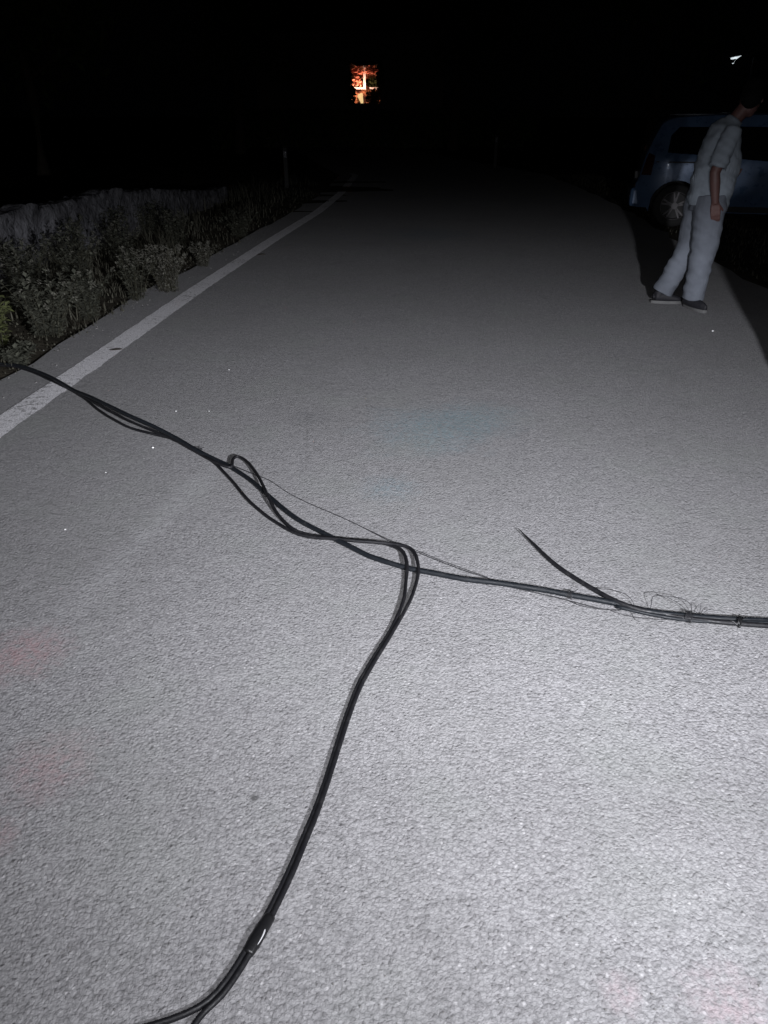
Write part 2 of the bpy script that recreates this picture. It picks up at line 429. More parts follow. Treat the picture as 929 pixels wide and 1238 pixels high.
WD = [(205, 352, .40, .28, 46, M_seed, 'pale dry bushy weed beside the far white line, brightest of the verge plants', .035, .9),
      (165, 362, .42, .22, 30, M_weed, 'feathery weed just left of the brightest pale bush', .04, .6),
      (248, 322, .25, .2, 24, M_seed, 'small pale tuft right of the brightest bush, at the asphalt edge', .035, .4),
      (2, 420, .34, .16, 18, M_ylw, 'yellow green leafy weed at the left edge of the photo', .07, 0),
      (60, 405, .42, .3, 40, M_weed, 'dark spreading weed near the left edge behind the asphalt', .06, .3),
      (110, 385, .34, .24, 34, M_weed, 'low dark weed between the spreading weed and the pale bush', .05, .4),
      (95, 345, .55, .3, 40, M_weed, 'tall dark weed in front of the low wall', .06, .5),
      (30, 360, .5, .3, 40, M_weed, 'tall weed with pale tips at far left in front of the wall', .06, .6),
      (150, 320, .5, .3, 40, M_weed, 'tall weed behind the pale bush, half in shadow', .05, .4),
      (215, 300, .45, .3, 36, M_weed, 'dim weed behind the pale bush near the wall end', .05, .3),
      (290, 285, .35, .3, 30, M_weed, 'dim farther weed beside the narrowing white line', .05, .2),
      (130, 300, .45, .35, 50, M_weed, 'ragged weed leaning toward the low wall, middle of the verge', .06, .3),
      (10, 330, .45, .35, 50, M_weed, 'tall ragged weed in front of the wall at the far left edge', .06, .4),
      (70, 318, .48, .35, 50, M_weed, 'broad ragged weed in front of the middle of the low wall', .06, .3),
      (180, 285, .42, .35, 50, M_weed, 'ragged dim weed where the low wall fades into the dark', .06, .2),
      (25, 440, .10, .15, 18, M_weed, 'small flat weed where the cables leave the road', .05, 0)]
for (x, y, h, r, n, m, lab, lf, sd) in WD:
    p = G(x, y); p.z = .02
    weed('roadside_weed', p, h, r, n, m, lab, lf, sd)

# right verge: short dry grass strip
def reg2():
    Y = random.uniform(7, 24); d = random.random() ** .7
    return Vector((ctr(Y) + 5.55 + max(0, 8 - Y) * .12 + .05 + d * 1.5, Y, -.03)), .5 + d * .4
V, Fc = blades(3500, reg2, .03, .10, .005, .9)
o = pydata('right_verge_grass', V, Fc, M_grass); tag(o, 'short dim dry grass along the right side of the far road', 'grass', kind='stuff')

# ---------------------------------------------------------------- cables
def path(px, lift=None, r=.0095):
    out = []
    for i, p in enumerate(px):
        h = (p[2] if len(p) > 2 else 0) + r
        out.append(G(p[0], p[1], h))
    return out
def cable(name, px, r, m, label, cat='cable', group='cables lying across the road', seg=10, rads=None, extra=(), step=.03, smooth=True, start=None, end=None):
    pts = path(px, None, max(rads) if rads else r)
    if start: pts = start + pts
    if end: pts = pts + end
    rr = rads if rads else [r] * len(pts)
    q, qr = catmull(pts, rr, step)
    q = [p + Vector((noise.noise(p * 9) * .0018 + noise.noise(p * 3.1) * .002, noise.noise(p * 9 + Vector((5, 5, 5))) * .0015, 0)) for p in q]
    V, Fc = tube(q, qr, seg)
    o = pydata(name, V, Fc, m, smooth=smooth); tag(o, label, cat, group); return o
left_bundle = [(-40, 436, .0), (2, 440, .0), (27, 443, .012), (53, 452, .02), (73, 462, .02), (90, 472, .02), (110, 480, .045), (133, 491, .055), (160, 504, .055), (187, 516, .04), (214, 530, .02), (240, 545, .01)]
main = left_bundle + [(262, 556), (278, 564), (304, 581), (330, 604, .006), (359, 627), (394, 646), (420, 659, .004), (446, 672), (472, 681), (498, 688), (530, 694), (561, 700), (611, 706), (662, 714), (687, 719), (743, 729), (783, 739), (834, 745), (894, 749), (935, 751), (1010, 754)]
cable('fallen_cable', main, .0105, M_cable2, 'thickest cable running right across the road from the left weeds to the right edge')
lowL = [(-30, 440), (20, 444), (60, 458), (88, 473), (104, 483), (119, 495, .005), (139, 508, .005), (160, 518), (182, 524), (207, 530), (226, 540), (244, 550)]
down1 = [(492, 681, .014), (491, 701, .003), (488, 727, .006), (475, 757), (455, 790), (436, 822), (421, 860), (406, 905), (391, 950), (372, 1000), (348, 1055), (323, 1105), (303, 1138), (285, 1169), (263, 1199), (240, 1218), (205, 1233), (160, 1246), (90, 1262)]
loop1 = [(240, 547, .012), (262, 559, .015), (279, 565, .016), (282, 555, .012), (289, 552, .010), (301, 560, .012), (314, 578, .018), (323, 597, .024), (333, 617, .010), (343, 630, .004), (359, 642), (381, 648), (401, 650), (430, 653), (459, 656), (478, 661, .010), (488, 668, .012)] + down1
cable('looped_cable', lowL + loop1[1:], .0076, M_cable, rads=[.0074] * (len(lowL) + len(loop1) - 1 - 18) + [.0064] * 18, label='cable with a small hook-shaped loop, then turning down toward the bottom')
down2 = [(506, 687, .014), (503, 706, .004), (495, 729, .006), (479, 757, .004), (459, 790, .004), (440, 822, .004), (425, 860, .004), (410, 905, .004), (395, 950, .004), (377, 1000, .004), (354, 1055, .004), (330, 1105, .002), (310, 1140), (291, 1172), (270, 1202), (250, 1221), (234, 1240), (213, 1275)]
loop2 = [(236, 545, .008), (255, 556), (275, 575), (297, 601), (320, 622), (343, 637), (362, 646, .004), (382, 650, .006), (401, 651, .010), (430, 654, .014), (459, 656, .014), (484, 659, .014), (496, 663, .013), (503, 672, .013)]
cable('drooping_cable', [(-35, 438), (24, 445), (70, 464), (110, 484, .02), (155, 508, .02), (205, 529, .01)] + loop2 + down2, .0076, M_cable, rads=[.0074] * (6 + len(loop2)) + [.0064] * len(down2), label='cable that droops lowest at left and makes the outer bend before running down the road')
cable('broken_cable', [(627, 639, .010), (636, 648, .008), (647, 659, .004), (672, 683, .001), (702, 703), (728, 718, .002), (748, 728, .008), (773, 737, .004), (800, 742), (834, 748), (894, 754), (935, 757), (1010, 762)],
      .0085, M_cable, 'snapped black cable with a tapered free end sticking up on the right', rads=[.0015, .003, .0065, .0085] + [.009] * 9)
cable('under_cable', [(745, 733), (783, 742), (834, 750), (894, 752, .004), (935, 753, .004), (1010, 756)], .007, M_cable2, 'dusty grey cable lying lowest in the bundle at the right edge')
W = dict(group='thin wires along the cables', cat='wire', seg=6, step=.012)
cable('steel_wire', [(278, 561, .02), (304, 572, .01), (326, 581), (349, 596), (375, 609), (401, 620), (430, 633), (459, 648), (480, 658), (505, 668), (551, 686), (596, 701), (642, 715), (687, 726), (733, 737), (768, 736)], .0019, M_wire, 'long thin wire running above the sagging cables in the middle of the road', **W)
cable('steel_wire', [(401, 648), (430, 664), (460, 674), (491, 684), (515, 690, .01), (560, 698), (612, 705)], .0017, M_wire, 'thin wire hugging the upper side of the thickest cable around the double bend', **W)
cable('steel_wire', [(432, 634), (470, 652), (500, 664), (540, 680), (590, 698)], .0014, M_wire, 'faint second wire beside the long thin wire right of the middle', **W)
cable('steel_wire', [(600, 706), (640, 715), (680, 724), (702, 732), (730, 737), (761, 737)], .0013, M_wire, 'slack wire bowed below the thickest cable before the snapped cable joins', **W)
cable('steel_wire', [(735, 736), (746, 741), (774, 747), (802, 749), (829, 748), (860, 752)], .0013, M_wire, 'slack wire bowed below the bundle at the right', **W)
cable('steel_wire', [(700, 704), (722, 711, .015), (740, 713, .03), (758, 719, .03), (766, 728, .015), (768, 738)], .0011, M_wire, 'springy wire arching over the joint of the snapped cable', **W)
cable('steel_wire', [(786, 739), (788, 730, .02), (791, 720, .04), (808, 721, .05), (826, 724, .045), (836, 731, .03), (836, 742)], .0012, M_wire, 'squarish arch of springy wire above the bundle near the right coil', **W)
cable('steel_wire', [(808, 722, .05), (822, 730, .03), (830, 738, .015), (826, 744)], .0010, M_wire, 'short wire tail inside the squarish arch', **W)
cable('steel_wire', [(838, 744), (842, 734, .02), (848, 731, .03), (846, 742)], .0010, M_wire, 'small upright wire loop just right of the coil', **W)
cable('steel_wire', [(846, 745), (855, 738, .015), (862, 736, .02)], .0010, M_wire, 'short straight wire end sticking up right of the coil', **W)
cable('steel_wire', [(764, 741, .005), (768, 749), (774, 751)], .0010, M_wire, 'tiny wire end poking out below the snapped cable joint', **W)
def coil(name, x, y, r, turns, pitch, m, label, wr=.0013, cat='wire tie'):
    c = G(x, y, .010); d = (G(x + 10, y + 2.5) - G(x, y)).normalized(); s = d.cross(Vector((0, 0, 1)))
    pts = []
    n = int(turns * 14)
    for i in range(n + 1):
        a = i / 14 * 2 * math.pi
        pts.append(c + d * (i / n - .5) * pitch * turns + (s * math.cos(a) * r * 1.25 + Vector((0, 0, 1)) * math.sin(a) * r))
    a = pts[-1]; pts += [a + Vector((.01, .02, .012)), a + Vector((.028, .030, .016))]
    a = pts[0]; pts = [a + Vector((-.022, .012, .01)), a + Vector((-.01, .010, .008))] + pts
    V, Fc = tube(pts, wr, 5); o = pydata(name, V, Fc, m, smooth=True); tag(o, label, cat, 'ties round the cable bundle')
coil('wire_tie', 690, 719, .014, 4, .004, M_wire, 'coiled wire tie with curled tail, left of where the snapped cable joins')
coil('wire_tie', 833, 746, .019, 5, .004, M_wire, 'thick wire coil binding the bundle near the right edge')
coil('wire_tie', 241, 545, .015, 3, .004, M_wire, 'shiny tie round the cable bundle on the left of the road', .0016)
coil('wire_tie', 894, 752, .018, 2, .005, M_tape, 'small dark tie round the bundle at the right edge', .0025)
# tape wrap round the pair near the bottom
q = [G(x, y, .0085) for x, y in ((327, 1107), (318, 1121), (308, 1138), (299, 1153))]
q, qr = catmull(q, [.0125, .015, .0155, .013], .006)
V, Fc = tube(q, qr, 14)
V = [Vector((v.x, v.y, v.z * .75 + .002)) for v in V]
o = pydata('tape_wrap', V, Fc, M_tape, smooth=True); tag(o, 'black tape wrap binding the two cables near the bottom of the photo', 'tape')
q = [G(321, 1118, .014), G(320, 1126, .016), G(316, 1135, .016), G(311, 1143, .014)]
q, qr = catmull(q, [.0006, .0018, .0015, .0005], .004)
V, Fc = tube(q, qr, 8); o = pydata('pale_strip', V, Fc, M_strip, smooth=True); tag(o, 'small shiny pale strip on the tape wrap round the two cables', 'strip')  # thin pale strip laid along the top of the tape

# ---------------------------------------------------------------- cars
def paint(name, c, rough=.28):
    k = NT(name, rough, .15, .5); k.b.inputs['Coat Weight'].default_value = .5; k.b.inputs['Coat Roughness'].default_value = .08
    k.col(k.mix(k.mr(k.noise(3, 5), .35, .7), c, tuple(x * 1.4 for x in c)))
    k.l(k.mr(k.noise(9, 6), .3, .7, rough - .08, rough + .2), k.b.inputs['Roughness']); return k.m
M_tyre = simple('tyre_rubber', (.012, .012, .012), .8, bump=.002)
M_rim = simple('alloy_rim', (.10, .095, .10), .5, .3)
M_glass = simple('dark_car_glass', (.004, .004, .005), .06, 0, .5)
M_trim = simple('black_trim', (.010, .010, .011), .6)
M_tail = simple('tail_lamp_red', (.03, .004, .004), .2)
M_chrome = simple('chrome', (.7, .7, .72), .12, 1)
M_grey = simple('grey_bar', (.02, .025, .035), .45, .2)
M_plate = simple('number_plate', (.10, .10, .10), .6)

TOP = [(0, .62), (.03, .66), (.06, .90), (.10, 1.05), (.17, 1.25), (.25, 1.44), (.32, 1.50), (.45, 1.54), (1.0, 1.57), (1.7, 1.575), (2.2, 1.54), (2.5, 1.44), (3.05, 1.06), (3.4, 1.00), (3.8, .90), (3.98, .80), (4.08, .64), (4.12, .56)]
def itab(T, x):
    if x <= T[0][0]: return T[0][1]
    for (a, b), (c, d) in zip(T, T[1:]):
        if x <= c: return b + (d - b) * (x - a) / (c - a)
    return T[-1][1]
WX, WR, ARCH = (.60, 3.30), .315, .365
def zbot(x):
    b = .22 if .2 < x < 3.9 else .27
    for c in WX:
        d = abs(x - c)
        if d < ARCH: b = max(b, .315 + math.sqrt(ARCH ** 2 - d * d))
    return b
def halfw(x, z):
    wv = .80
    if z < .5: wv -= (.5 - z) * .12
    if z > .98: wv -= (z - .98) * .27
    else: wv += .012 * math.cos((z - .75) * 5)
    e = min(x, 4.12 - x)
    if e < .5: wv *= 1 - .20 * (1 - e / .5) ** 2.2
    return wv
def car(name, loc, rz, mat, label, group=None):
    t = empty(name, loc, rz); tag(t, label, 'car', group)
    xs = sorted(set([round(i * .1, 3) for i in range(42)] + [.02, .04, .07, .14, .23, .27, 4.05, 4.12] + [c + ARCH * math.cos(a * math.pi / 12) for c in WX for a in range(13)] + [c + s * (ARCH + .004) for c in WX for s in (-1, 1)]))
    xs = [x for x in xs if 0 <= x <= 4.12]
    nr = 14; bm = bmesh.new(); S = {}
    for sgn in (1, -1):
        cols = []
        for x in xs:
            a, b = zbot(x), max(itab(TOP, x), zbot(x) + .05)
            col = [bm.verts.new((x, sgn * halfw(x, a + (b - a) * j / nr), a + (b - a) * j / nr)) for j in range(nr + 1)]
            # rounded shoulder to the roof
            zt = b; wv = halfw(x, zt)
            for k, (fy, dz) in enumerate(((.93, .022), (.6, .035), (.0, .040))):
                if fy == 0 and sgn == -1: col.append(S[1][len(cols)][-1]); continue
                col.append(bm.verts.new((x, sgn * wv * fy, zt + dz)))
            cols.append(col)
        S[sgn] = cols
        for i in range(len(cols) - 1):
            for j in range(len(cols[0]) - 1):
                q = (cols[i][j], cols[i + 1][j], cols[i + 1][j + 1], cols[i][j + 1])
                bm.faces.new(q if sgn == -1 else q[::-1])
    for idx in (0, -1):      # close the ends and the floor
        ring = S[1][idx][:] + S[-1][idx][:-1][::-1]
        bm.faces.new(ring)
    for i in range(len(xs) - 1):
        bm.faces.new((S[1][i][0], S[1][i + 1][0], S[-1][i + 1][0], S[-1][i][0]))
    bmesh.ops.recalc_face_normals(bm, faces=bm.faces)
    body = from_bm('body', bm, mat, t, True)
    md = body.modifiers.new('edge', 'EDGE_SPLIT'); md.split_angle = R(38)
    def side_panel(nm, poly, m, off, sgn, parent=t, lab=None):
        """a panel of the given (x, z) outline lying on the body side, off metres proud, with thickness"""
        V = []; n = len(poly)
        cx = sum(p[0] for p in poly) / n; cz = sum(p[1] for p in poly) / n
        sub = []
        for i in range(n):
            a, b = poly[i], poly[(i + 1) % n]; kk = max(1, int(math.hypot(b[0] - a[0], b[1] - a[1]) / .1))
            for j in range(kk): sub.append((a[0] + (b[0] - a[0]) * j / kk, a[1] + (b[1] - a[1]) * j / kk))
        n = len(sub); rings = []
        for f in (1, .97, .5):
            base = len(V); rings.append(base)
            for (x, z) in sub:
                X = cx + (x - cx) * f; Z = cz + (z - cz) * f
                V.append((X, sgn * (halfw(X, Z) + (off if f < 1 else -.01)), Z))
        V.append((cx, sgn * (halfw(cx, cz) + off), cz)); Fc = []
        for a, b in zip(rings, rings[1:]):
            for i in range(n): Fc.append((a + i, a + (i + 1) % n, b + (i + 1) % n, b + i))
        for i in range(n): Fc.append((rings[-1] + i, rings[-1] + (i + 1) % n, len(V) - 1))
        if sgn > 0: Fc = [f[::-1] for f in Fc]
        o = pydata(nm, V, Fc, m, parent, True); mm = o.modifiers.new('edge', 'EDGE_SPLIT'); mm.split_angle = R(30)
        return o
    for sgn in (1, -1):
        side_panel('rear_quarter_window', [(.38, 1.06), (1.05, 1.02), (1.10, 1.42), (.50, 1.42), (.40, 1.30)], M_glass, .004, sgn)
        side_panel('rear_door_window', [(1.16, 1.00), (1.92, .95), (1.92, 1.42), (1.18, 1.43)], M_glass, .004, sgn)
        side_panel('front_door_window', [(1.99, .93), (2.88, .92), (2.80, 1.04), (2.42, 1.34), (1.99, 1.41)], M_glass, .004, sgn)
        side_panel('tail_lamp', [(.055, .74), (.20, .74), (.22, 1.02), (.13, 1.06), (.11, 1.02)], M_tail, .008, sgn)
        side_panel('headlight', [(3.75, .66), (4.02, .62), (4.03, .74), (3.72, .84)], M_chrome, .006, sgn)
        for (a, b) in ((1.12, 1.135), (1.95, 1.965), (2.93, 2.945)):
            side_panel('door_seam', [(a, .32), (b, .32), (b, .95), (a, .95)], M_trim, .0015, sgn)
        side_panel('belt_groove', [(.24, .925), (1.12, .925), (1.12, .945), (.24, .945)], M_trim, .0025, sgn)
        side_panel('sill_trim', [(1.10, .235), (2.9, .235), (2.9, .32), (1.10, .32)], M_trim, .008, sgn)
        for hx in (1.80, 2.05):
            bm = bmesh.new(); y0 = halfw(hx, .86)
            box(bm, (hx, min(sgn * (y0 - .005), sgn * (y0 + .035)), .845), (hx + .16, max(sgn * (y0 - .005), sgn * (y0 + .035)), .875), .008)
            from_bm('door_handle', bm, M_chrome, t)
        bm = bmesh.new(); y0 = halfw(1, 1.56) - .06
        box(bm, (.42, sgn * y0 - .02, 1.565), (2.1, sgn * y0 + .02, 1.60), .012)
        from_bm('roof_glint_bar', bm, M_grey, t)  # grey bar added in place of the reflection along the roof edge
        bm = bmesh.new(); y0 = halfw(2.7, 1.0)
        box(bm, (2.66, min(sgn * y0, sgn * (y0 + .19)), .96), (2.80, max(sgn * y0, sgn * (y0 + .19)), 1.12), .03); from_bm('wing_mirror', bm, mat, t)
        bm = bmesh.new(); y0 = halfw(.06, .42); box(bm, (-.066, min(sgn * .52, sgn * .60), .41), (-.03, max(sgn * .52, sgn * .60), .45), .008)
        from_bm('bumper_reflector', bm, M_chrome, t)
        for wx in WX:
            wy = sgn * .73
            bm = bmesh.new()
            prof = [(.205, -.10), (.23, -.105), (.29, -.11), (.31, -.095), (.315, -.05), (.315, .05), (.31, .095), (.29, .11), (.23, .105), (.205, .10)]
            rings = []
            for a in range(40):
                an = 2 * math.pi * a / 40
                rings.append([bm.verts.new((wx + r * math.cos(an), wy + y, .315 + r * math.sin(an))) for r, y in prof])
            for a in range(40):
                for k in range(len(prof) - 1): bm.faces.new((rings[a][k], rings[a][k + 1], rings[(a + 1) % 40][k + 1], rings[(a + 1) % 40][k]))
            bmesh.ops.recalc_face_normals(bm, faces=bm.faces)
            wh = empty('wheel', (0, 0, 0)); wh.parent = t
            from_bm('tyre', bm, M_tyre, wh, True)
            # rim: lip, dark dish, hub and seven twin spokes
            bm = bmesh.new(); oy = wy + sgn * .085
            n = 40; pr = [(.212, .012), (.200, .014), (.190, -.01), (.185, -.06)]
            rr = []
            for a in range(n):
                an = 2 * math.pi * a / n
                rr.append([bm.verts.new((wx + r * math.cos(an), oy + sgn * y, .315 + r * math.sin(an))) for r, y in pr])
            for a in range(n):
                for k in range(3): bm.faces.new((rr[a][k], rr[a][k + 1], rr[(a + 1) % n][k + 1], rr[(a + 1) % n][k]))
            for s_ in range(5):
                for da in (-.17, .17):
                    an = 2 * math.pi * s_ / 5 + .3
                    p0 = Vector((math.cos(an), 0, math.sin(an))) * .035; p1 = Vector((math.cos(an + da), 0, math.sin(an + da))) * .196
                    d = (p1 - p0).normalized(); sd = Vector((-d.z, 0, d.x)) * .014
                    vs = []
                    for yy in (.006, -.02):
                        for pp, f in ((p0, 1), (p1, .8)):
                            for ss in (-1, 1):
                                v = pp + sd * ss * f; vs.append(bm.verts.new((wx + v.x, oy + sgn * yy, .315 + v.z)))
                    for f in ((0, 1, 3, 2), (4, 6, 7, 5), (0, 4, 5, 1), (2, 3, 7, 6), (0, 2, 6, 4), (1, 5, 7, 3)): bm.faces.new([vs[k] for k in f])
            hb = bmesh.ops.create_cone(bm, cap_ends=True, segments=20, radius1=.048, radius2=.04, depth=.03)
            bmesh.ops.rotate(bm, verts=hb['verts'], matrix=Matrix.Rotation(R(90) * sgn, 3, 'X'))
            bmesh.ops.translate(bm, verts=hb['verts'], vec=(wx, oy + sgn * .0, .315))
            bmesh.ops.recalc_face_normals(bm, faces=bm.faces)
            from_bm('rim', bm, M_rim, wh, True).modifiers.new('e', 'EDGE_SPLIT')
            bm = bmesh.new(); dc = bmesh.ops.create_cone(bm, cap_ends=True, segments=32, radius1=.2, radius2=.2, depth=.02)
            bmesh.ops.rotate(bm, verts=dc['verts'], matrix=Matrix.Rotation(R(90), 3, 'X')); bmesh.ops.translate(bm, verts=dc['verts'], vec=(wx, wy + sgn * .02, .315))
            from_bm('brake_disc', bm, M_trim, wh)
    # rear and front glass, bumper, plate
    def across(nm, x0, z0, x1, z1, w0, w1, m, off):
        d = Vector((x1 - x0, 0, z1 - z0)).normalized(); nrm = Vector((-d.z, 0, d.x))
        if x0 > 2: nrm = Vector((abs(d.z), 0, abs(d.x)))
        V = []
        for e in (off, -.03):
            for (x, z, w_) in ((x0, z0, w0), (x1, z1, w1)):
                for s in (-1, -.5, 0, .5, 1):
                    V.append(Vector((x, s * w_, z)) + nrm * e)
        Fc = [(i, i + 1, i + 6, i + 5) for i in range(4)] + [(10, 15, 5, 0), (4, 9, 19, 14)] + [(i, i + 10, i + 11, i + 1) for i in range(4)] + [(5 + i, 6 + i, 16 + i, 15 + i) for i in range(4)]
        return pydata(nm, V, Fc, m, t)
    across('rear_window', .12, 1.09, .265, 1.44, .58, .52, M_glass, .012)
    across('windscreen', 2.56, 1.42, 3.03, 1.09, .58, .66, M_glass, .05)
    bm = bmesh.new(); box(bm, (-.06, -.66, .27), (.12, .66, .56), .05); from_bm('rear_bumper', bm, mat, t)
    bm = bmesh.new(); box(bm, (4.02, -.62, .25), (4.17, .62, .50), .05); from_bm('front_bumper', bm, mat, t)
    bm = bmesh.new(); box(bm, (-.015, -.26, .66), (.03, .26, .77), .004); from_bm('number_plate', bm, M_plate, t)
    return t
CAR_ANG = R(-15)
hx = Vector((math.cos(CAR_ANG), math.sin(CAR_ANG), 0)); hy = Vector((-hx.y, hx.x, 0))
wp = G(811, 274)            # where the visible rear tyre stands
org = wp - hx * .60 + hy * .80
car('parked_car', (org.x, org.y, -.005), CAR_ANG, paint('dark_blue_paint', (.050, .092, .170)), 'dark blue parked car seen from its right side, partly hidden behind the standing person').scale = (1, 1, .965)
car('parked_car', (3.06, .14, 0), R(90), paint('black_paint', (.008, .008, .009)), 'black car parked just off the right edge of the photo, throwing the dark shadow')

# ---------------------------------------------------------------- person
def loft(st, seg=20):
    """closed surface through elliptical stations (centre, rx, ry, [axis])"""
    V = []; Fc = []; n = len(st)
    cs = [Vector(s[0]) for s in st]
    for i, s in enumerate(st):
        t = (cs[min(i + 1, n - 1)] - cs[max(i - 1, 0)]).normalized()
        fx = Vector((1, 0, 0)); fx = (fx - t * fx.dot(t))
        if fx.length < .2: fx = Vector((0, 0, 1)) - t * t.z
        fx.normalize(); fy = t.cross(fx).normalized()
        for k in range(seg):
            a = 2 * math.pi * k / seg
            V.append(cs[i] + fx * math.cos(a) * s[1] + fy * math.sin(a) * s[2])
    for i in range(n - 1):
        for k in range(seg):
            k2 = (k + 1) % seg; Fc.append((i * seg + k, i * seg + k2, (i + 1) * seg + k2, (i + 1) * seg + k))
    Fc.append(tuple(range(seg - 1, -1, -1))); Fc.append(tuple((n - 1) * seg + k for k in range(seg)))
    return V, Fc
def ball(c, r):
    bm = bmesh.new(); bmesh.ops.create_icosphere(bm, subdivisions=3, radius=1)
    V = [Vector((c[0] + v.co.x * r[0], c[1] + v.co.y * r[1], c[2] + v.co.z * r[2])) for v in bm.verts]
    Fc = [tuple(v.index for v in f.verts) for f in bm.faces]; bm.free(); return V, Fc
def fuse(name, parts, m, parent, vox=.008, sm=4, disp=0):
    V = []; Fc = []
    for v, f in parts:
        b = len(V); V += v; Fc += [tuple(b + k for k in q) for q in f]
    o = pydata('tmp', V, Fc)
    md = o.modifiers.new('r', 'REMESH'); md.mode = 'VOXEL'; md.voxel_size = vox
    s = o.modifiers.new('s', 'SMOOTH'); s.iterations = sm; s.factor = .5
    dg = bpy.context.evaluated_depsgraph_get(); me = bpy.data.meshes.new_from_object(o.evaluated_get(dg))
    bpy.data.objects.remove(o)
    if disp:
        for v in me.vertices:
            p = v.co
            f = disp * (noise.noise(Vector((p.x * 9, p.y * 9, p.z * 14))) + .6 * noise.noise(Vector((p.x * 14 + p.z * 20, p.y * 10, p.z * 5))))
            v.co = v.co + v.normal * f
    me.name = name; me.materials.clear(); me.materials.append(m)
    return link(name, me, m, parent, True)
M_skin = simple('skin', (.105, .052, .046), .55, var=.1)
def cloth(name, c):
    k = NT(name, .95, 0, .1)
    k.col(k.mix(k.mr(k.noise(5, 4), .3, .7), tuple(x * .85 for x in c), tuple(x * 1.15 for x in c)))
    b = k.bump(k.noise(9, 3), .012, .6); k.bump(k.noise(500, 2), .0006, .5, b); return k.m
M_shirt = cloth('grey_shirt_cloth', (.215, .245, .28)); M_trous = cloth('light_denim', (.122, .134, .158))
M_hair = simple('black_hair', (.003, .003, .003), .85, 0, .15, bump=.004, bscale=120); M_shoe = simple('dark_shoe', (.006, .006, .009), .7, bump=.002)
M_sole = simple('pale_sole', (.09, .09, .09), .7); M_eye = simple('eye_white', (.5, .5, .5), .2); M_lip = simple('lip', (.12, .04, .035), .5)

PSI = R(-6)
lx = Vector((math.cos(PSI), math.sin(PSI), 0)); lyv = Vector((-lx.y, lx.x, 0))
rf = G(839, 373)            # right foot on the road
person_loc = rf - lx * .03 + lyv * .10
man = empty('person', (person_loc.x, person_loc.y, 0), PSI); tag(man, 'person in a pale T-shirt and light trousers standing at the roadside with one arm hanging', 'person')
RH, RK, RA = (0, -.09, .92), (.02, -.10, .50), (.00, -.10, .09)
LH, LK, LA = (-.02, .09, .92), (-.04, .11, .50), (-.21, .10, .10)
SH = Vector((.08, 0, 1.40)); HD = Vector((.195, 0, 1.62))
RS, RE, RW = Vector((.035, -.185, 1.385)), Vector((-.05, -.24, 1.10)), Vector((.00, -.235, .87))
LS, LE, LW = Vector((.06, .185, 1.385)), Vector((.03, .235, 1.11)), Vector((.17, .20, 1.08))
def mid(a, b, t): return Vector(a).lerp(Vector(b), t)
def limb(pts, rad): return loft([(p, r, r * f) for p, r, f in zip(pts, rad, [1] * len(pts))])
def hand(wr, d, palm_n, thumb, curl=.5, side=1):
    """palm, five fingers of unequal length with knuckle bends; d: direction of the fingers, palm_n: the way the palm faces"""
    d = d.normalized(); pn = (palm_n - d * palm_n.dot(d)).normalized(); sd = d.cross(pn).normalized() * side
    if sd.dot(thumb) < 0: sd = -sd
    out = [loft([(wr - d * .02, .024, .024), (wr + d * .01, .022, .027), (wr + d * .045, .015, .04), (wr + d * .085, .013, .042), (wr + d * .098, .008, .036)])]
    # orient palm: rebuild as ball-ish slab
    out = []
    for s_ in (-1.5, -.5, .5, 1.5):
        out.append(tube([wr - d * .015 + sd * s_ * .011, wr + d * .04 + sd * s_ * .018, wr + d * .092 + sd * s_ * .0195], [.015, .0145, .011], 10))
    for i, L in enumerate((.062, .078, .083, .074)):
        s_ = -1.5 + i; b = wr + d * .088 + sd * s_ * .0195; p = [b]; dd = d.copy()
        for kk, f in enumerate((.45, .32, .23)):
            ang = curl * (.45 + .25 * kk + .08 * (3 - i)); dd = (dd * math.cos(ang) + pn * math.sin(ang)).normalized(); b = b + dd * L * f; p.append(b)
        out.append(tube(p, [.0095, .009, .0082, .0065], 10))
    b = wr + d * .022 + sd * .030; dd = (d * .75 + sd * .55 + pn * .35).normalized(); p = [wr + d * .01 + sd * .012, b]
    for f in (.035, .028): b = b + dd * f; p.append(b); dd = (dd + d * .35 + pn * .15).normalized()
    out.append(tube(p, [.014, .0125, .0105, .008], 10))
    return out
parts = []
# torso, neck, head
parts.append(loft([((-.01, 0, .86), .11, .15), ((-.01, 0, .95), .12, .17), ((0, 0, 1.06), .105, .145), ((.02, 0, 1.2), .115, .155), ((.035, 0, 1.33), .12, .175), ((.055, 0, 1.41), .10, .15), ((.08, 0, 1.46), .062, .08)]))
parts.append(loft([((.065, 0, 1.42), .06, .065), ((.105, 0, 1.49), .054, .056), ((.15, 0, 1.55), .055, .056), ((.175, 0, 1.59), .06, .06)]))
tilt = Matrix.Rotation(R(62), 3, 'Z') @ Matrix.Rotation(R(30), 3, 'Y')
def hp(x, y, z): return HD + tilt @ Vector((x, y, z))
def hball(c, r):
    v, f = ball((0, 0, 0), r); return [HD + tilt @ (Vector(c) + a) for a in v], f
parts += [hball((0, 0, .045), (.098, .076, .092)), hball((.022, 0, -.03), (.070, .060, .085)), hball((.045, 0, -.085), (.040, .038, .030)),
          hball((.098, 0, -.012), (.020, .012, .016)), hball((.090, 0, .01), (.012, .009, .032)), hball((-.005, .078, -.005), (.016, .010, .032)), hball((-.005, -.078, -.005), (.016, .010, .032)),
          hball((.082, .03, .035), (.015, .026, .009)), hball((.082, -.03, .035), (.015, .026, .009)), hball((.086, 0, -.052), (.014, .022, .010)), hball((.07, .038, -.01), (.02, .018, .022)), hball((.07, -.038, -.01), (.02, .018, .022))]
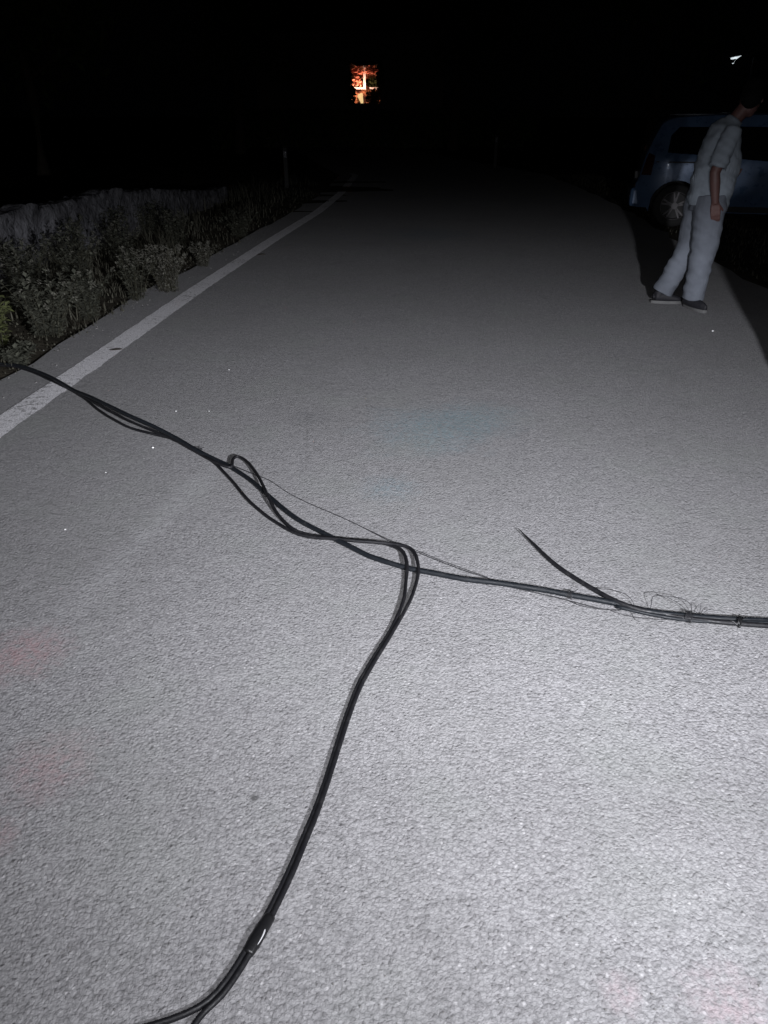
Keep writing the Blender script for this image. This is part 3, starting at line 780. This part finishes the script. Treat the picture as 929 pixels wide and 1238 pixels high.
for H, K, A in ((RH, RK, RA), (LH, LK, LA)):
    parts.append(limb([mid(H, K, -.05), mid(H, K, .3), mid(H, K, .7), Vector(K), mid(K, A, .3), mid(K, A, .7), Vector(A)], [.088, .082, .064, .055, .056, .042, .036]))
for S_, E_, W_ in ((RS, RE, RW), (LS, LE, LW)):
    parts.append(limb([mid(S_, E_, -.08), mid(S_, E_, .2), mid(S_, E_, .6), E_, mid(E_, W_, .3), mid(E_, W_, .7), W_], [.055, .052, .046, .041, .042, .034, .027]))
parts += hand(RW, Vector((.25, .08, -1)), Vector((.1, 1, .1)), Vector((1, 0, 0)), .55)
parts += hand(LW, Vector((.7, -.7, -.05)), Vector((-.2, -.9, .2)), Vector((0, 0, 1)), .8)
for A, yaw in ((RA, -62), (LA, 4)):
    yr = Matrix.Rotation(R(yaw), 3, 'Z')
    parts.append(loft([(Vector(A) + yr @ Vector((-.05, 0, -.045)), .022, .022), (Vector(A) + yr @ Vector((.02, 0, -.045)), .026, .026), (Vector(A) + yr @ Vector((.13, 0, -.058)), .013, .026)]))
fuse('body', parts, M_skin, man, .0062, 3)
# shirt: loose, hem over the hips, short sleeves
sp_ = [loft([((.0, 0, .83), .160, .197), ((.01, 0, .92), .172, .2), ((.02, 0, 1.04), .180, .19), ((.03, 0, 1.18), .172, .188), ((.025, 0, 1.31), .145, .198), ((.045, 0, 1.40), .118, .178), ((.078, 0, 1.455), .078, .10), ((.098, 0, 1.485), .066, .070)], 28)]
for S_, E_ in ((RS, RE), (LS, LE)):
    sp_.append(limb([mid(S_, E_, -.12), mid(S_, E_, .15), mid(S_, E_, .5), mid(S_, E_, .86)], [.062, .072, .075, .074]))
fuse('t_shirt', sp_, M_shirt, man, .008, 3, .015)
tp = [loft([((-.01, 0, .80), .13, .17), ((-.01, 0, .90), .135, .178), ((0, 0, .98), .125, .165)], 28)]
for H, K, A in ((RH, RK, RA), (LH, LK, LA)):
    tp.append(limb([mid(H, K, -.02), mid(H, K, .25), mid(H, K, .6), Vector(K), mid(K, A, .35), mid(K, A, .75), mid(K, A, 1.02)], [.125, .132, .120, .108, .098, .092, .095]))
fuse('trousers', tp, M_trous, man, .008, 3, .012)
hr = [hball((-.018, 0, .062), (.098, .086, .090)), hball((-.045, 0, .0), (.068, .084, .095)), hball((-.05, 0, -.05), (.05, .06, .05)), hball((-.01, -.05, .01), (.06, .035, .05)), hball((-.01, .05, .01), (.06, .035, .05)), hball((.05, 0, .105), (.05, .06, .03))]
fuse('hair', hr, M_hair, man, .007, 2, .006)
for s in (-1, 1):
    v, f = hball((.089, .030 * s, .016), (.010, .012, .009)); pydata('eye', v, f, M_eye, man, True)
v, f = hball((.098, 0, -.052), (.006, .02, .006)); pydata('mouth', v, f, M_lip, man, True)
for A, yaw in ((RA, -62), (LA, 4)):
    a = Vector((A[0], A[1], 0)); rot = Matrix.Rotation(R(yaw), 3, 'Z')
    def fp(x, y, z): return a + rot @ Vector((x, y, z))
    sh = fuse('shoe', [loft([(fp(-.085, 0, .055), .03, .03), (fp(-.06, 0, .06), .045, .040), (fp(0, 0, .062), .052, .044), (fp(.07, 0, .05), .040, .046), (fp(.14, 0, .038), .028, .046), (fp(.185, 0, .034), .014, .028)]),
                       loft([(fp(-.03, 0, .05), .045, .042), (fp(-.03, 0, .11), .045, .045)])], M_shoe, man, .007, 3)
    V = []; n = 24
    for z in (.0, .024):
        for k in range(n):
            an = 2 * math.pi * k / n; c, s = math.cos(an), math.sin(an)
            V.append(fp(.05 + .145 * c, (.040 + .010 * c) * s, z))
    Fc = [tuple(range(n - 1, -1, -1)), tuple(range(n, 2 * n))] + [(k, (k + 1) % n, n + (k + 1) % n, n + k) for k in range(n)]
    pydata('sole', V, Fc, M_sole, sh)

# ---------------------------------------------------------------- far things
M_wallh = simple('house_plaster', (.10, .09, .08), .9); M_white = simple('white_paint', (.85, .84, .82), .6); M_back = None
def backm():
    k = NT('ochre_wall', .8); n1 = k.noise(2.4, 4, .6)
    k.col(k.mix(k.mr(n1, .44, .56), (.07, .015, .008), (.85, .36, .19))); return k.m
HY = 46.0
p0 = P(424, 125, HY); p1 = P(460, 77, HY)
house = empty('house', (0, HY, 0)); tag(house, 'dark far house with a porch opening lit orange at the end of the road', 'house')
def hb(nm, lo, hi, m, parent=house, bev=0):
    bm = bmesh.new(); box(bm, (lo[0], lo[1] - HY, lo[2]), (hi[0], hi[1] - HY, hi[2]), bev); return from_bm(nm, bm, m, parent)
x0, x1, z0, z1 = p0.x, p1.x, p0.z, p1.z
hb('wall', (x0 - 5, HY, -.1), (x0, HY + .3, 5.4), M_wallh); hb('wall', (x1, HY, -.1), (x1 + 3.4, HY + .3, 5.4), M_wallh)
hb('wall', (x0, HY, -.1), (x1, HY + .3, z0), M_wallh); hb('wall', (x0, HY, z1), (x1, HY + .3, 5.4), M_wallh)
hb('porch_back_wall', (x0 - .3, HY + 1.6, z0 - .3), (x1 + .3, HY + 1.75, z1 + .3), backm())
hb('porch_ceiling', (x0 - .3, HY + .302, z1 + .01), (x1 + .3, HY + 1.598, z1 + .1), M_wallh)
hb('porch_floor', (x0 - .3, HY + .302, z0 - .1), (x1 + .3, HY + 1.598, z0 - .01), M_wallh)
hb('side_wall', (x0 - 5, HY + .302, -.1), (x0 - 4.7, HY + 8, 5.4), M_wallh); hb('side_wall', (x1 + 3.1, HY + .302, -.1), (x1 + 3.4, HY + 8, 5.4), M_wallh)
hb('back_wall', (x0 - 5, HY + 8.002, -.1), (x1 + 3.4, HY + 8.3, 5.4), M_wallh)
V = [(x0 - 5.4, -.4, 5.4), (x1 + 3.8, -.4, 5.4), (x1 + 3.8, 8.7, 5.4), (x0 - 5.4, 8.7, 5.4), (x0 - 5.4, 4.1, 7.3), (x1 + 3.8, 4.1, 7.3)]
pydata('roof', V, [(3, 2, 1, 0), (0, 1, 5, 4), (2, 3, 4, 5), (0, 4, 3), (1, 2, 5)], simple('roof_tile', (.09, .05, .035), .9), house)
pv = P(440.5, 100, HY).x
hb('post', (pv - .07, HY + .91, P(440, 107.5, HY).z), (pv + .07, HY + .99, z1), M_white)
rl = P(440, 106, HY).z
hb('rail', (P(428, 106, HY).x, HY + 1.0, rl - .045), (pv + .05, HY + 1.06, rl + .045), M_white)
hb('rail', (P(446.5, 106, HY).x, HY + 1.0, rl - .045), (P(458, 106, HY).x, HY + 1.06, rl + .045), M_white)
# lamp inside the porch
lampo = P(437, 119, HY); 
ke = NT('warm_bulb'); ke.b.inputs['Base Color'].default_value = (.12, .08, .04, 1); ke.b.inputs['Emission Color'].default_value = (1, .70, .32, 1); ke.b.inputs['Emission Strength'].default_value = .75
V, Fc = tube([Vector((.02, 0, -.22)), Vector((0, 0, -.12)), Vector((-.06, 0, .05)), Vector((-.10, 0, .17)), Vector((-.12, 0, .22))], [.05, .09, .13, .17, .10], 9)
o = pydata('porch_lamp', V, Fc, ke.m); o.location = (lampo.x, HY + 1.25, lampo.z); o.scale = (1, 1, 1.15); tag(o, 'small yellow lamp glowing low in the far porch', 'lamp')
L = bpy.data.lights.new('porch_light', 'SPOT'); L.energy = 62; L.spot_size = R(168); L.spot_blend = .3; L.color = (1, .55, .38); L.shadow_soft_size = .12
lo_ = bpy.data.objects.new('porch_light', L); COL.objects.link(lo_); lo_.rotation_euler = (R(90), 0, R(-8)); lo_.location = (lampo.x - .10, HY + .40, z0 + .75)
# climbing plants in the porch
def leafball(name, c, r, n, m, label, cat='plant', size=.12, par=None, group=None):
    V = []; Fc = []
    for _ in range(n):
        d = Vector([random.gauss(0, 1) for _ in range(3)]).normalized() * random.random() ** .5
        p = Vector((d.x * r[0], d.y * r[1], d.z * r[2]))
        a = Vector([random.gauss(0, 1) for _ in range(3)]).normalized() * size * random.uniform(.5, 1); b = a.cross(Vector([random.gauss(0, 1) for _ in range(3)])).normalized() * size * .4
        i = len(V); V += [p - a, p + b, p + a, p - b]; Fc.append((i, i + 1, i + 2, i + 3))
    o = pydata(name, V, Fc, m, par); o.location = c
    if label: tag(o, label, cat, group)
    return o
M_red = leafm('reddish_leaf', (.62, .24, .16))
def pw(x, y, d): q = P(x, y, HY); return (q.x, HY + d, q.z)
leafball('creeper', pw(452, 99, 1.25), (.50, .15, .22), 200, M_tree, 'dark creeper right of the post in the lit porch', size=.13)
leafball('creeper', pw(431, 98, .8), (.28, .2, .32), 90, M_red, 'reddish creeper left of the post in the lit porch', size=.12)
leafball('creeper', pw(453, 118, .15), (.52, .12, .42), 520, M_tree, 'dark potted plant behind the rail in the lit porch', size=.12)
leafball('creeper', pw(425, 116, .0), (.24, .12, .50), 300, M_tree, 'dark plant at the lower left of the lit porch', size=.12)
leafball('creeper', pw(433, 99, 1.2), (.42, .1, .26), 110, M_tree, 'small dark foliage just behind the left half of the porch rail', size=.1)
leafball('creeper', pw(449, 84, .8), (.44, .15, .22), 150, M_red, 'reddish foliage hanging from the porch ceiling', size=.12)
V = []; Fc = []  # made-up leaf screen, added to block the porch light's spill on the ground
for _ in range(9000):
    p = Vector((random.uniform(-9, 8), 43.2 + random.gauss(0, .35), random.random() ** .7 * (1.75 + .25 * noise.noise(Vector((_ * .01, 0, 0))))))
    a = Vector([random.gauss(0, 1) for _k in range(3)]).normalized() * .12; b = a.cross(Vector([random.gauss(0, 1) for _k in range(3)])).normalized() * .06
    i = len(V); V += [p - a, p + b, p + a, p - b]; Fc.append((i, i + 1, i + 2, i + 3))
tag(pydata('spill_hedge', V, Fc, M_tree), 'unlit low hedge added to block porch light in front of the far house', 'spill_hedge', kind='stuff')
leafball('creeper', pw(431, 85, .85), (.36, .12, .24), 110, M_red, 'reddish foliage in the upper left of the lit porch', size=.12)
leafball('creeper', pw(460, 92, -.2), (.22, .12, .85), 420, M_tree, 'dark creeper climbing the right edge of the lit porch opening', size=.11)
leafball('creeper', pw(441, 77, -.2), (1.0, .12, .10), 260, M_tree, 'dark creeper fringe along the top of the lit porch opening', size=.11)
leafball('creeper', pw(424, 96, -.2), (.12, .12, .4), 120, M_tree, 'dark creeper on the left edge of the lit porch opening', size=.1)
# street lamp far right
SLY = 38.0; sl = P(887, 72, SLY)
t = empty('street_lamp', (sl.x, SLY, 0)); tag(t, 'small lit white street lamp high up beyond the parked car', 'street lamp')
V, Fc = tube([Vector((.9, 0, -.1)), Vector((.9, 0, sl.z * .5)), Vector((.88, 0, sl.z + .1)), Vector((.5, 0, sl.z + .25)), Vector((.1, 0, sl.z + .12))], [.09, .07, .05, .04, .035], 8); pydata('pole', V, Fc, M_grey, t)
ks = NT('lamp_glow'); ks.b.inputs['Emission Color'].default_value = (.85, .95, 1, 1); ks.b.inputs['Emission Strength'].default_value = .8
z = 0
V = [(-.15, -.12, z + .08), (.42, -.05, z + .20), (.42, .05, z + .22), (-.15, .12, z + .10), (-.12, -.12, z), (.10, -.05, z - .02), (.10, .05, z), (-.12, .12, z + .02)]
hd = pydata('lamp_head', V, [(0, 1, 2, 3), (7, 6, 5, 4), (0, 4, 5, 1), (1, 5, 6, 2), (2, 6, 7, 3), (3, 7, 4, 0)], ks.m, t)
V, Fc = tube([Vector((.05, -.05, z + .05)), Vector((-.02, -.05, z - .22))], [.09, .04], 8); lg = pydata('lamp_glass', V, Fc, ks.m, t)
for q_ in (hd, lg): q_.location = (0, 0, sl.z); q_.scale = (.72, .72, .72)
# marker posts
M_post = simple('marker_post_plastic', (.015, .015, .015), .7)
def marker(x, y, Y, h, label):
    q = P(x, y, Y); t = empty('marker_post', (q.x, Y, -.03)); tag(t, label, 'marker post', 'roadside marker posts')
    bm = bmesh.new(); box(bm, (-.05, -.03, 0), (.05, .03, h), .012); from_bm('post', bm, M_post, t)
    bm = bmesh.new(); box(bm, (-.035, -.038, h - .22), (.035, -.0305, h - .08), .002); from_bm('reflector', bm, M_chrome, t)
marker(601, 160, 27, 1.0, 'faint roadside marker post right of the far road')
marker(344, 170, 19, .9, 'faint roadside marker post left of the far road')
# trees, barely seen against the night
def tree(x, y, h, r, label):
    t = empty('tree', (x, y, -.05)); tag(t, label, 'tree', 'dark trees at the end of the road')
    V, Fc = tube([Vector((0, 0, 0)), Vector((.1, 0, h * .3)), Vector((-.05, .1, h * .6)), Vector((0, 0, h * .9))], [h * .035, h * .026, h * .016, h * .005], 10); pydata('trunk', V, Fc, M_bark, t)
    for k in range(5):
        a = k * 1.3; z = h * (.4 + .08 * k)
        V, Fc = tube([Vector((0, 0, z)), Vector((math.cos(a) * r * .4, math.sin(a) * r * .4, z + h * .1)), Vector((math.cos(a) * r * .8, math.sin(a) * r * .8, z + h * .17))], [h * .012, h * .008, h * .003], 6); pydata('limb', V, Fc, M_bark, t)
    V = []; Fc = []
    cl = [Vector((random.uniform(-1, 1) * r * .7, random.uniform(-1, 1) * r * .7, h * random.uniform(.5, .95))) for _ in range(16)]
    for c in cl:
        for _ in range(150):
            p = c + Vector([random.gauss(0, 1) for _ in range(3)]) * r * .2
            a = Vector([random.gauss(0, 1) for _ in range(3)]).normalized() * .16; b = a.cross(Vector([random.gauss(0, 1) for _ in range(3)])).normalized() * .07
            i = len(V); V += [p - a, p + b, p + a, p - b]; Fc.append((i, i + 1, i + 2, i + 3))
    tag(pydata('crown', V, Fc, M_tree, t), kind='stuff')
tree(-6.6, 38, 7.5, 2.6, 'dark tree left of the lit porch, almost lost in the night')
tree(3.5, 42, 8.5, 3.0, 'dark tree right of the lit porch, almost lost in the night')
tree(9.5, 30, 7, 2.6, 'dark tree beyond the parked car on the right')
tree(-10, 24, 6, 2.4, 'dark tree behind the low wall on the left')
